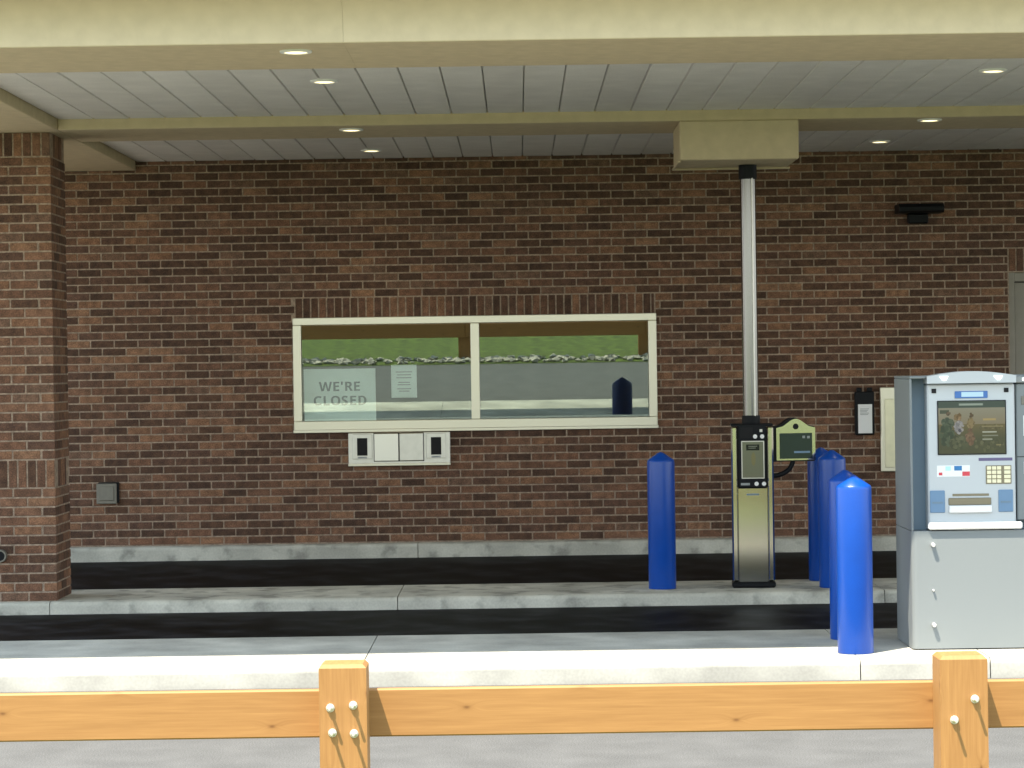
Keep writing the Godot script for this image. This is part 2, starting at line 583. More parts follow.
func build_wall() -> void:
	var w := thing("brick_wall", "brown brick rear wall of the building behind the lanes", "wall")
	var holes := [Rect2(-1.90, 1.205, 3.07, 0.948), Rect2(4.205, 0.1, 1.0, 2.39)]
	var x0 := -6.6
	var x1 := 7.2
	var J := 0.0118
	var list := []
	var rows := int((3.62 - BASE_Y) / COURSE)
	var soldiers := [[-1.9, 1.18, 28], [4.205, 5.22, 33]]
	for s in soldiers:
		var yb: float = BASE_Y + s[2] * COURSE
		var x: float = s[0]
		while x < s[1] - 0.02:
			var xe: float = minf(x + COURSE, s[1])
			list.append([x, yb, xe, yb + 3 * COURSE])
			x = xe
	for r in rows:
		var y := BASE_Y + r * COURSE
		var x := x0 + (0.1016 if r % 2 else 0.0)
		while x < x1:
			var pieces := [[x, x + 0.2032]]
			x += 0.2032
			var cuts := []
			for h in holes:
				if y + COURSE * 0.5 > h.position.y and y + COURSE * 0.5 < h.end.y:
					cuts.append([h.position.x, h.end.x])
			for s in soldiers:
				if r >= s[2] and r < s[2] + 3:
					cuts.append([s[0], s[1]])
			for c in cuts:
				var nxt := []
				for p in pieces:
					if p[1] <= c[0] or p[0] >= c[1]:
						nxt.append(p)
						continue
					if p[0] < c[0]: nxt.append([p[0], c[0]])
					if p[1] > c[1]: nxt.append([c[1], p[1]])
				pieces = nxt
			for p in pieces:
				if p[1] - p[0] > 0.03:
					list.append([p[0], y, p[1], y + COURSE])
	var bricks := []
	for b in list:
		var sx: float = b[2] - b[0] - J
		var sy: float = b[3] - b[1] - J
		var c := Vector3((b[0] + b[2]) * 0.5 + rng.randf_range(-0.0012, 0.0012), (b[1] + b[3]) * 0.5 + rng.randf_range(-0.0008, 0.0008), WALL_Z - 0.02 + rng.randf_range(-0.0015, 0.0015))
		var key := 0.0 if sx < 0.18 and sy < 0.18 else 1.0
		bricks.append([c, Vector3(sx, sy, 0.04), tone(), key * 100.0 - Vector2(c.x + 0.1, c.y - 1.6).length()])
	bricks.sort_custom(func(a, b): return a[3] > b[3])
	for i in mini(300, bricks.size()):
		var b: Array = bricks[i]
		var o := put("brick", brick_mesh(b[1], b[2]), w)
		o.position = b[0]
	lay_rest(bricks.slice(300), w, "rest of the running bond brickwork")
	# mortar bed and the wall's body, open at the window and the door
	var z1 := WALL_Z - 0.0055
	var z0 := WALL_Z - 0.30
	var g := Geo.new()
	for b in [[-9.0, 0.0, -1.895, 3.62], [-1.895, 0.0, 1.165, 1.21], [-1.895, 2.148, 1.165, 3.62], [1.165, 0.0, 4.21, 3.62], [4.21, 2.486, 5.20, 3.62], [5.20, 0.0, 9.0, 3.62]]:
		g.box(Vector3(b[0], b[1], z0), Vector3(b[2], b[3], z1))
	var mo := obj("mortar", g, M.mortar, w)
	mo.set_meta("label", "pale recessed mortar joints")
	# door with its frame, right of the cash machine
	var d := thing("service_door", "taupe metal door in a matching frame at the wall's right end", "door", Vector3(4.21, 0.142, WALL_Z - 0.09))
	bx("frame", Vector3(0.0, 0, -0.05), Vector3(0.05, 2.343, 0.06), M.door_paint, d)
	bx("frame", Vector3(0.93, 0, -0.05), Vector3(0.98, 2.343, 0.06), M.door_paint, d)
	bx("frame", Vector3(0.05, 2.265, -0.05), Vector3(0.93, 2.343, 0.058), M.door_paint, d)
	var leaf := bx("door_leaf", Vector3(0.056, 0.01, -0.03), Vector3(0.924, 2.258, 0.015), M.door_paint, d)
	cyl("handle", 0.012, Vector3(0.12, 1.0, 0.07), Vector3(0.25, 1.0, 0.07), M.brushed, leaf)
	bx("backing", Vector3(0.0, 0, -0.2), Vector3(0.98, 2.343, -0.06), M.dark_gap, d)
	# night deposit panel, half hidden by the cash machine
	var n := thing("deposit_panel", "pale metal deposit panel on the brick wall behind the cash machine", "panel", Vector3(3.09, 0.80, WALL_Z))
	bx("frame", Vector3(0, 0, 0.001), Vector3(0.46, 0.72, 0.05), M.aluminium, n, 0.006)
	bx("deposit_door", Vector3(0.035, 0.035, 0.05), Vector3(0.425, 0.62, 0.062), M.cream_panel, n, 0.004)

# ---------------------------------------------------------------- canopy
func build_canopy() -> void:
	var c := thing("canopy", "cream drive-through canopy with white plank ceiling over the lanes", "canopy")
	# front beam with a cove that swings out to the eave
	var prof := PackedVector2Array([Vector2(-15.5, SOF), Vector2(-14.305, SOF), Vector2(-14.30, SOF + 0.005), Vector2(-14.30, 3.50)])
	for i in range(1, 13):
		var a := PI * 0.5 * i / 12.0
		prof.append(Vector2(-14.30 + 0.20 * (1.0 - cos(a)), 3.50 + 0.21 * sin(a)))
	prof.append_array(PackedVector2Array([Vector2(-14.10, 4.15), Vector2(-15.5, 4.15)]))
	var g := Geo.new()
	g.extrude(prof, Vector3(-5.2, 0, 0), Vector3(0, 0, 1), Vector3(0, 1, 0), Vector3(4.30, 0, 0), true)
	g.extrude(prof, Vector3(-0.899, 0, 0), Vector3(0, 0, 1), Vector3(0, 1, 0), Vector3(9.9, 0, 0), true)
	obj("front_beam", g, M.stucco, c)
	bx("middle_beam", Vector3(-3.24, SOF, -20.15), Vector3(9.0, 3.70, -19.15), M.stucco, c, 0.006)
	bx("side_beam", Vector3(-5.2, SOF, -23.07), Vector3(-3.243, 3.70, -15.503), M.stucco, c, 0.006)
	# boxed drop over the transaction kiosk
	var bd := bx("drop_box", Vector3(1.172, 3.185, -19.93), Vector3(2.016, SOF - 0.0005, -19.144), M.stucco, c, 0.008)
	var lip := Geo.new()
	lip.box(Vector3(1.160, 3.170, -19.945), Vector3(2.028, 3.184, -19.90), 0.003)
	lip.box(Vector3(1.160, 3.170, -19.9), Vector3(1.178, 3.184, -19.165), 0.003)
	obj("edge_trim", lip, M.stucco, bd)
	# ceiling planks in both bays
	for bay in [[-19.148, -15.503], [-23.075, -20.153]]:
		var x := -3.24
		while x < 8.7:
			var w := 0.254
			var p := PackedVector2Array([Vector2(0.004, 0.0125), Vector2(0.0115, 0.0), Vector2(w - 0.0045, 0.0), Vector2(w - 0.0005, 0.0125), Vector2(w - 0.0005, 0.03), Vector2(0.004, 0.03)])
			var pg := Geo.new()
			pg.extrude(p, Vector3(0, 0, 0), Vector3(1, 0, 0), Vector3(0, 1, 0), Vector3(0, 0, bay[1] - bay[0]))
			var o := obj("ceiling_plank", pg, M["plank_%d" % rng.randi_range(0, 2)], c)
			o.position = Vector3(x, CEIL + rng.randf_range(-0.0008, 0.0008), bay[0])
			o.rotation = Vector3(rng.randf_range(-0.0002, 0.0002), 0, rng.randf_range(-0.003, 0.003))
			x += w
		bx("ceiling_deck", Vector3(-3.24, CEIL + 0.034, bay[0]), Vector3(9.0, 3.69, bay[1]), M.groove, c, 0.0)
	bx("roof", Vector3(-5.2, 4.15, -23.3), Vector3(9.05, 4.25, -14.07), M.stucco, c, 0.01)
	bx("rear_fascia", Vector3(-5.2, 3.702, -23.3), Vector3(9.0, 4.148, -15.51), M.stucco, c, 0.0)
	# recessed downlights
	var spots := [[-1.21, SOF, -14.63, "lit round downlight in the canopy's front beam"], [-1.215, CEIL, -16.85, "lit round downlight left in the near ceiling bay"], [-1.205, SOF, -19.42, "lit round downlight in the middle beam left of the drop box"], [-1.21, CEIL, -22.2, "lit round downlight left in the ceiling bay by the brick wall"], [2.95, CEIL, -16.8, "lit round downlight right in the near ceiling bay"], [2.94, SOF, -19.32, "lit round downlight in the middle beam right of the drop box"], [2.95, CEIL, -22.05, "lit round downlight right in the ceiling bay by the brick wall"]]
	for s in spots:
		var d := thing("downlight", s[3], "light", Vector3(s[0] + 0.032, s[1], s[2]), "recessed canopy downlights")
		var r := Geo.new()
		r.lathe([[0.062, -0.004], [0.066, -0.012], [0.086, -0.010], [0.088, -0.0035], [0.0885, 0.014]], Vector3.ZERO, Vector3.UP, 36)
		obj("trim_ring", r, M.white_plastic, d)
		var l := Geo.new()
		l.lathe([[0.0, -0.0105], [0.045, -0.010], [0.063, -0.006]], Vector3.ZERO, Vector3.UP, 36)
		obj("lens", l, M.lamp_lens, d)
		var sp := SpotLight3D.new()
		sp.name = "lamp"
		sp.position = Vector3(0, -0.03, 0)
		sp.rotation = Vector3(-PI / 2, 0, 0)
		sp.spot_angle = 55.0
		sp.light_color = Color(1.0, 0.93, 0.75)
		sp.light_energy = 0.25
		sp.light_size = 0.06
		sp.spot_range = 12.0
		sp.spot_attenuation = 2.0
		sp.shadow_enabled = true
		d.add_child(sp)

func build_pillar() -> void:
	var P := thing("brick_pillar", "brown brick pillar at the photo's left edge carrying the canopy", "pillar", Vector3(-3.318 - 0.6096, ISL, -19.29 - 0.6096))
	var S := 0.6096
	var J := 0.0118
	var top := SOF - ISL - 0.002
	var seen := []
	var rest := []
	var add := func(lo: Vector3, hi: Vector3, vis: bool) -> void:
		var sz := hi - lo
		var c := (lo + hi) * 0.5 + Vector3(rng.randf_range(-0.001, 0.001), 0, rng.randf_range(-0.001, 0.001))
		(seen if vis else rest).append([c, sz, tone(0.62)])
	var y := 0.004
	var r := 0
	while y < top - 0.02:
		var sold := r == 12 or y > top - 3 * COURSE - 0.03
		var h: float = 3 * COURSE if sold else COURSE
		if y + h > top: h = top - y + 0.009
		if sold:
			for k in 9:
				var a := k * S / 9.0 + J * 0.5
				var b := (k + 1) * S / 9.0 - J * 0.5
				add.call(Vector3(a, y, S - 0.0916), Vector3(b, y + h - J, S), true)
				add.call(Vector3(a, y, 0), Vector3(b, y + h - J, 0.0916), false)
			for k in range(2, 7):
				var a := k * S / 9.0 + J * 0.5
				var b := (k + 1) * S / 9.0 - J * 0.5
				add.call(Vector3(S - 0.0916, y, a), Vector3(S, y + h - J, b), true)
				add.call(Vector3(0, y, a), Vector3(0.0916, y + h - J, b), false)
		elif r % 2 == 0:
			for k in 3:
				var a := k * 0.2032 + J * 0.5
				var b := (k + 1) * 0.2032 - J * 0.5
				if k == 0: a = 0.0
				if k == 2: b = S
				add.call(Vector3(a, y, S - 0.0916), Vector3(b, y + h - J, S), true)
				add.call(Vector3(a, y, 0), Vector3(b, y + h - J, 0.0916), false)
			for k in 2:
				var a := 0.1016 + k * 0.2032 + J * 0.5
				var b := 0.1016 + (k + 1) * 0.2032 - J * 0.5
				add.call(Vector3(S - 0.0916, y, a), Vector3(S, y + h - J, b), true)
				add.call(Vector3(0, y, a), Vector3(0.0916, y + h - J, b), false)
		else:
			for k in 2:
				var a := 0.1016 + k * 0.2032 + J * 0.5
				var b := 0.1016 + (k + 1) * 0.2032 - J * 0.5
				add.call(Vector3(a, y, S - 0.0916), Vector3(b, y + h - J, S), true)
				add.call(Vector3(a, y, 0), Vector3(b, y + h - J, 0.0916), false)
			for k in 3:
				var a := k * 0.2032 + J * 0.5
				var b := (k + 1) * 0.2032 - J * 0.5
				if k == 0: a = 0.0
				if k == 2: b = S
				add.call(Vector3(S - 0.0916, y, a), Vector3(S, y + h - J, b), true)
				add.call(Vector3(0, y, a), Vector3(0.0916, y + h - J, b), false)
		y += h
		r += 1
	for b in seen:
		var o := put("brick", brick_mesh(b[1], b[2]), P)
		o.position = b[0]
	lay_rest(rest, P, "bricks on the pillar's far sides")
	bx("mortar", Vector3(0.0055, 0.0, 0.0055), Vector3(S - 0.0055, top, S - 0.0055), M.mortar, P, 0.0)
	var f := thing("pipe_fitting", "small black round fitting with grey rim low on the brick pillar", "fitting", Vector3(-3.715, GY - 1.29, -19.289))
	var rg := Geo.new()
	rg.lathe([[0.034, 0.001], [0.034, 0.05], [0.043, 0.05], [0.046, 0.04], [0.046, 0.001]], Vector3.ZERO, Vector3(0, 0, 1), 28)
	obj("rim", rg, M.box_metal, f)
	cyl("plug", 0.036, Vector3(0, 0, 0.001), Vector3(0, 0, 0.045), M.black_plastic, f)

func kerb_section(called: String, x0: float, x1: float, zf: float, zb: float, y0: float, y1: float, m: Material, parent: Node, ramp := 0.02) -> void:
	# a cast section with a rounded nose towards the camera
	var p := PackedVector2Array([Vector2(zb, y0), Vector2(zf, y0), Vector2(zf - ramp * 0.4, y1 - 0.035)])
	for i in 5:
		var a := PI * 0.5 * i / 4.0
		p.append(Vector2(zf - ramp * 0.4 - 0.032 + 0.032 * cos(a) , y1 - 0.032 + 0.032 * sin(a)))
	p.append(Vector2(zb + 0.02, y1))
	p.append(Vector2(zb, y1 - 0.02))
	var g := Geo.new()
	g.extrude(p, Vector3(x0 + 0.003, 0, 0), Vector3(0, 0, 1), Vector3(0, 1, 0), Vector3(x1 - x0 - 0.006, 0, 0), true)
	obj(called, g, m, parent)

func build_islands() -> void:
	var a := thing("front_island", "sunlit pale concrete island under the cash machine and blue bollards", "", Vector3.ZERO)
	a.set_meta("kind", "structure")
	var js := [-12.0, -7.0, -3.9, -0.88, 1.85, 2.56, 5.6, 9.0, 12.0]
	for i in js.size() - 1:
		kerb_section("island_section", js[i], js[i + 1], -14.74, -16.46, -0.07, ISL, M.concrete, a)
	bx("joint_filler", Vector3(-11.9, -0.06, -16.4), Vector3(11.9, ISL - 0.012, -14.80), M.soil, a, 0.0)
	var b := thing("middle_island", "shaded grey concrete island between the two lanes carrying the kiosk", "", Vector3.ZERO)
	b.set_meta("kind", "structure")
	js = [-12.0, -6.4, -3.36, -0.88, 2.59, 5.6, 9.0, 12.0]
	for i in js.size() - 1:
		kerb_section("island_section", js[i], js[i + 1], -19.2, -20.3, -0.06, ISL, M.old_concrete, b)
	bx("joint_filler", Vector3(-11.9, -0.05, -20.26), Vector3(11.9, ISL - 0.012, -19.26), M.soil, b, 0.0)
	var c := thing("wall_kerb", "grey concrete kerb along the foot of the brick wall", "", Vector3.ZERO)
	c.set_meta("kind", "structure")
	js = [-9.0, -5.6, -0.87, 2.59, 4.2, 5.25, 9.0]
	for i in js.size() - 1:
		if js[i] > 4.0 and js[i] < 5.0:
			kerb_section("kerb_section", js[i], js[i + 1], -22.9, -23.2, 0.02, 0.14, M.old_concrete, c)
		else:
			kerb_section("kerb_section", js[i], js[i + 1], -22.9, -23.06, 0.02, BASE_Y - 0.004, M.old_concrete, c)

# ---------------------------------------------------------------- teller window
const TILT := 0.0735

func build_window() -> void:
	var w := thing("teller_window", "wide two-pane teller window with pale metal frame in the brick wall", "window", Vector3(-0.365, 1.6945, WALL_Z))
	# local: x -1.555..1.555, y -0.4895..0.4895
	var f0 := -0.09
	var f1 := 0.022
	bx("frame_rail", Vector3(-1.555, 0.425, f0), Vector3(1.555, 0.4895, f1), M.aluminium, w, 0.005)
	bx("frame_rail", Vector3(-1.555, -0.4895, f0), Vector3(1.555, -0.395, f1), M.aluminium, w, 0.005)
	bx("sill_lip", Vector3(-1.56, -0.496, -0.002), Vector3(1.56, -0.468, 0.036), M.aluminium, w, 0.004)
	bx("frame_stile", Vector3(-1.555, -0.395, f0), Vector3(-1.485, 0.425, f1 - 0.001), M.aluminium, w, 0.004)
	bx("frame_stile", Vector3(1.485, -0.395, f0), Vector3(1.555, 0.425, f1 - 0.001), M.aluminium, w, 0.004)
	bx("mullion", Vector3(-0.036, -0.395, f0), Vector3(0.038, 0.425, f1 - 0.002), M.aluminium, w, 0.004)
	for s in [[-1.4835, -0.0375], [0.0395, 1.4835]]:
		var p := MeshInstance3D.new()
		p.name = "glass_pane"
		var g := Geo.new()
		var h := 0.409
		g.quad(Vector3(s[0], -h, 0), Vector3(s[1], -h, 0), Vector3(s[1], h, 0), Vector3(s[0], h, 0), Vector3(0, 0, 1))
		p.mesh = g.mesh(M.glass)
		w.add_child(p, true)
		p.position = Vector3(0, 0.015, -0.05)
		p.rotation.x = TILT
	# deal drawer under the window
	var d := thing("deal_drawer", "stainless transaction drawer with two black speaker openings below the teller window", "drawer", Vector3(-1.022, 1.195, WALL_Z))
	bx("housing", Vector3(-0.435, -0.275, 0.001), Vector3(0.435, -0.001, 0.045), M.brushed, d, 0.004)
	bx("bottom_lip", Vector3(-0.437, -0.285, 0.001), Vector3(0.437, -0.262, 0.062), M.aluminium, d, 0.003)
	bx("surround", Vector3(-0.218, -0.248, 0.045), Vector3(0.212, -0.004, 0.049), M.dark_gap, d, 0.0)
	bx("drawer_door", Vector3(-0.212, -0.243, 0.049), Vector3(-0.007, -0.009, 0.062), M.drawer_metal, d, 0.004)
	bx("drawer_door", Vector3(0.002, -0.243, 0.049), Vector3(0.206, -0.009, 0.060), M.brushed, d, 0.004)
	for x in [-0.315, 0.315]:
		var pl := bx("speaker_plate", Vector3(x - 0.085, -0.225, 0.045), Vector3(x + 0.085, -0.012, 0.052), M.brushed, d, 0.003)
		bx("speaker_opening", Vector3(x - 0.044, -0.195, 0.052), Vector3(x + 0.044, -0.045, 0.054), M.dark_gap, pl, 0.0)
		bx("label_plate", Vector3(x - 0.04, -0.219, 0.052), Vector3(x + 0.04, -0.204, 0.0535), M.grey_ink, pl, 0.0)

func build_interior() -> void:
	var r := thing("interior_room", "dim office room behind the teller window", "")
	r.set_meta("kind", "structure")
	bx("rear_wall", Vector3(-4.0, 0.1, -26.6), Vector3(4.0, 3.5, -26.5), M.interior, r, 0.0)
	bx("side_wall", Vector3(-4.1, 0.1, -26.5), Vector3(-4.0, 3.5, -23.4), M.interior, r, 0.0)
	bx("side_wall", Vector3(4.0, 0.1, -26.5), Vector3(4.1, 3.5, -23.4), M.interior, r, 0.0)
	bx("floor", Vector3(-4.0, 0.0, -26.5), Vector3(4.0, 0.1, -23.4), M.interior, r, 0.0)
	bx("ceiling", Vector3(-4.0, 2.9, -26.5), Vector3(4.0, 3.0, -23.4), M.interior, r, 0.0)
	var c := thing("teller_counter", "dark counter inside the teller window", "counter", Vector3(-0.36, 0.1, -23.75))
	bx("worktop", Vector3(-1.9, 0.97, -0.35), Vector3(1.9, 1.01, 0.3), M.counter, c)
	bx("apron", Vector3(-1.85, 0.0, -0.3), Vector3(1.85, 0.97, 0.24), M.counter, c)
	# the signs stand against the glass and lean with it
	var lean := func(o: Node3D) -> void: o.rotation.x = TILT
	var s := thing("closed_sign", "pale paper sign reading WE'RE CLOSED in the teller window", "sign", Vector3(-1.53, 1.52, WALL_Z - 0.085))
	lean.call(s)
	bx("sheet", Vector3(-0.308, -0.225, -0.006), Vector3(0.308, 0.225, 0.0), M.paper, s, 0.001)
	words("WE'RE", 0.079, Vector3(0.0, 0.072, 0.0012), M.ink, s, 0.352)
	words("CLOSED", 0.079, Vector3(0.0, -0.05, 0.0012), M.ink, s, 0.452)
	var n := thing("paper_notice", "small printed notice taped inside the window beside the closed sign", "notice", Vector3(-0.978, 1.63, WALL_Z - 0.078))
	lean.call(n)
	bx("sheet", Vector3(-0.11, -0.142, -0.003), Vector3(0.11, 0.142, 0.0), M.paper, n, 0.0005)
	var k := 0
	for y in [0.08, 0.055, 0.03, -0.01, -0.03, -0.065, -0.085]:
		var wd: float = [0.07, 0.06, 0.065, 0.05, 0.055, 0.06, 0.045][k]
		bx("print_line", Vector3(-wd, y - 0.004, 0.0), Vector3(wd, y + 0.004, 0.0008), M.grey_ink, n, 0.0)
		k += 1

# ---------------------------------------------------------------- fittings on the wall
func build_wall_fittings() -> void:
	var l := thing("wall_light", "black flat wall light high on the bricks right of the pole", "light", Vector3(3.43, GY + 1.235, WALL_Z))
	bx("mount", Vector3(-0.085, -0.055, 0.001), Vector3(0.085, 0.03, 0.10), M.black_plastic, l, 0.012)
	var p := PackedVector2Array([Vector2(0.0, 0.03), Vector2(0.26, 0.03), Vector2(0.29, 0.045), Vector2(0.29, 0.075), Vector2(0.25, 0.105), Vector2(0.0, 0.105)])
	var g := Geo.new()
	g.extrude(p, Vector3(-0.19, 0, 0.002), Vector3(0, 0, 1), Vector3(0, 1, 0), Vector3(0.38, 0, 0))
	obj("hood", g, M.black_plastic, l)
	var b := thing("notice_box", "black wall box holding a white printed sheet beside the cash machine", "box", Vector3(2.955, GY - 0.615, WALL_Z))
	bx("case", Vector3(-0.082, 0, 0.001), Vector3(0.082, 0.37, 0.06), M.black_plastic, b, 0.008)
	for x in [-0.045, 0.045]:
		bx("clip", Vector3(x - 0.022, 0.37, 0.015), Vector3(x + 0.022, 0.405, 0.05), M.black_plastic, b, 0.005)
	var sh := bx("sheet", Vector3(-0.058, 0.015, 0.06), Vector3(0.062, 0.262, 0.064), M.white_paper, b, 0.001)
	for i in 5:
		bx("print_line", Vector3(-0.04, 0.22 - i * 0.012, 0.064), Vector3(0.035 - 0.008 * (i % 3), 0.225 - i * 0.012, 0.0646), M.grey_ink, sh, 0.0)
	var o := thing("outlet_box", "square grey metal outlet cover low on the brick wall", "outlet", Vector3(-3.52, GY - 1.017, WALL_Z))
	bx("back_box", Vector3(-0.082, -0.085, 0.001), Vector3(0.095, 0.09, 0.028), M.black_plastic, o, 0.004)
	bx("cover", Vector3(-0.095, -0.095, 0.028), Vector3(0.078, 0.08, 0.046), M.box_metal, o, 0.006)
	bx("flap", Vector3(-0.07, -0.066, 0.046), Vector3(0.054, 0.056, 0.056), M.box_metal, o, 0.008)

# ---------------------------------------------------------------- kiosk
func build_kiosk() -> void:
	var p := thing("transaction_pole", "tall stainless tube pole rising from the kiosk to the canopy", "pole", Vector3(1.695, ISL, -19.67))
	cyl("tube", 0.057, Vector3(0, 1.24, 0), Vector3(0, 3.0, 0), M.pole_metal, p, 40)
	var rib := Geo.new()
	rib.box(Vector3(0.018, 1.242, 0.048), Vector3(0.030, 2.98, 0.061), 0.003)
	obj("seam_strip", rib, M.brushed, p)
	cyl("top_collar", 0.066, Vector3(0, 2.97, 0), Vector3(0, 3.073, 0), M.black_plastic, p, 40)
	cyl("bottom_collar", 0.066, Vector3(0, 1.19, 0), Vector3(0, 1.25, 0), M.black_plastic, p, 40)
	var k := thing("transaction_kiosk", "slim stainless pneumatic tube kiosk with black control head on the middle island", "kiosk", Vector3(1.698, ISL, -19.67))
	k.rotation.y = -0.066
	bx("base", Vector3(-0.158, 0.001, -0.14), Vector3(0.158, 0.045, 0.13), M.black_plastic, k, 0.012)
	for s in [-1, 1]:
		var r := bx("side_rail", Vector3(0.129 - 0.024, 0.045, -0.12), Vector3(0.153, 1.172, 0.118), M.stainless, k, 0.012)
		if s < 0: r.position.x = -0.258
	# lower door: a sheet that bellies out and turns under at the foot
	var q := PackedVector2Array()
	for i in 13:
		var t := i / 12.0
		q.append(Vector2(0.108, 0.046 + t * 0.675))
	q.append(Vector2(-0.12, 0.721))
	q.append(Vector2(-0.12, 0.046))
	var g := Geo.new()
	g.extrude(q, Vector3(-0.104, 0, 0), Vector3(0, 0, 1), Vector3(0, 1, 0), Vector3(0.208, 0, 0), true)
	obj("lower_door", g, M.stainless, k)
	bx("name_strip", Vector3(-0.045, 0.672, 0.110), Vector3(0.045, 0.684, 0.1115), M.blue_grey, k, 0.0)
	var h := bx("control_head", Vector3(-0.104, 0.724, -0.12), Vector3(0.104, 1.187, 0.112), M.black_plastic, k, 0.008)
	bx("top_cap", Vector3(-0.153, 1.172, -0.12), Vector3(0.153, 1.19, 0.11), M.black_plastic, k, 0.005)
	var cd := Geo.new()
	cd.uvquad(Vector3(-0.072, 0.80, 0.1185), Vector3(0.080, 0.80, 0.1185), Vector3(0.080, 1.06, 0.1185), Vector3(-0.072, 1.06, 0.1185), Vector3(0, 0, 1))
	bx("door_frame", Vector3(-0.079, 0.792, 0.112), Vector3(0.087, 1.068, 0.1175), M.brushed, h, 0.002)
	obj("carrier_door", cd, M.carrier_print, h)
	bx("speaker_grille", Vector3(-0.085, 1.085, 0.112), Vector3(0.005, 1.165, 0.115), M.dark_gap, h, 0.0)
	for b in [[0.022, 1.098], [0.073, 1.098], [0.028, 0.755], [0.082, 0.755]]:
		cyl("button", 0.0155, Vector3(b[0], b[1], 0.1125), Vector3(b[0], b[1], 0.122), M.white_plastic, h, 20)
	bx("button_label", Vector3(0.055, 1.13, 0.112), Vector3(0.075, 1.15, 0.1135), M.brushed, h, 0.0)
	bx("button_label", Vector3(-0.085, 0.745, 0.112), Vector3(-0.02, 0.762, 0.1135), M.grey_ink, h, 0.0)
	# monitor on its bent arm
	var mo := thing("video_monitor", "small stainless framed video monitor with arched top beside the kiosk", "monitor", Vector3(2.013, GY - 0.70, -19.63))
	var outline := func(grow: float) -> PackedVector2Array:
		var o := PackedVector2Array([Vector2(-0.146 - grow, -grow), Vector2(0.146 + grow, -grow), Vector2(0.146 + grow, 0.236 + grow)])
		for i in range(0, 17):
			var t := i / 16.0
			o.append(Vector2(0.115 - 0.23 * t, 0.243 + grow + 0.058 * pow(sin(PI * t), 1.7)))
		o.append(Vector2(-0.146 - grow, 0.236 + grow))
		return o
	var hg := Geo.new()
	hg.extrude(outline.call(0.009), Vector3(-0.012, 0, -0.09), Vector3(1, 0, 0), Vector3(0, 1, 0), Vector3(0, 0, 0.085))
	obj("housing", hg, M.black_plastic, mo)
	var fg := Geo.new()
	fg.extrude(outline.call(0.0), Vector3(0, 0, -0.004), Vector3(1, 0, 0), Vector3(0, 1, 0), Vector3(0, 0, 0.012))
	obj("bezel", fg, M.stainless, mo)
	var sc := bx("screen", Vector3(-0.122, 0.012, 0.008), Vector3(0.122, 0.197, 0.012), M.tinted_screen, mo, 0.002)
	for b in [[0.058, 0.168], [0.094, 0.166]]:
		bx("print_mark", Vector3(b[0] - 0.01, b[1] - 0.009, 0.012), Vector3(b[0] + 0.01, b[1] + 0.009, 0.0125), M.grey_ink, sc, 0.0)
	bx("print_mark", Vector3(-0.015, 0.052, 0.012), Vector3(0.105, 0.066, 0.0125), M.blue_insert, sc, 0.0)
	mo.rotation.y = 0.17
	cyl("camera_eye", 0.021, Vector3(0, 0.245, 0.008), Vector3(0, 0.245, 0.013), M.black_plastic, mo, 28)
	var path := []
	for i in 9:
		var t := i / 8.0
		var a := PI * 0.5 * t
		path.append(Vector3(-0.155 + 0.125 * sin(a) + 0.02 * t, -0.112 + 0.10 * (1.0 - cos(a)), -0.05))
	path.push_front(Vector3(-0.20, -0.112, -0.05))
	path.append(Vector3(-0.008, 0.004, -0.05))
	var ag := Geo.new()
	ag.tube(path, 0.018)
	obj("arm", ag, M.black_plastic, mo)

func build_bollards() -> void:
	var prof := [[0.0, 0.0], [0.098, 0.0], [0.1, 0.004], [0.1, 0.915], [0.0985, 0.928], [0.094, 0.936], [0.018, 0.988], [0.010, 0.991], [0.0, 0.992]]
	var g := Geo.new()
	g.lathe(prof, Vector3.ZERO, Vector3.UP, 48)
	var rings := Geo.new()
	rings.lathe([[0.1, -0.004], [0.1018, -0.002], [0.1018, 0.002], [0.1, 0.004]], Vector3.ZERO, Vector3.UP, 48)
	var first: Node3D = null
	for b in [[1.03, -19.62, "blue plastic bollard left of the transaction kiosk on the middle island"], [1.866, -15.08, "sunlit bright blue bollard in front on the near island"], [1.915, -15.86, "shaded blue bollard close behind the sunlit one on the near island"], [2.255, -20.17, "dark blue bollard farthest back behind the video monitor"], [2.262, -19.53, "blue bollard right below the video monitor on the middle island's front"]]:
		var o: Node3D
		if first == null:
			o = thing("bollard", b[2], "bollard", Vector3.ZERO, "blue bollards on the islands")
			obj("sleeve", g, M.blue_plastic, o)
			first = o
		else:
			o = first.duplicate()
			o.name = numbered("bollard")
			add_child(o)
			tag(o, b[2], "bollard", "blue bollards on the islands")
		o.position = Vector3(b[0], ISL + 0.001, b[1])
		o.rotation.y = rng.randf() * 6.0

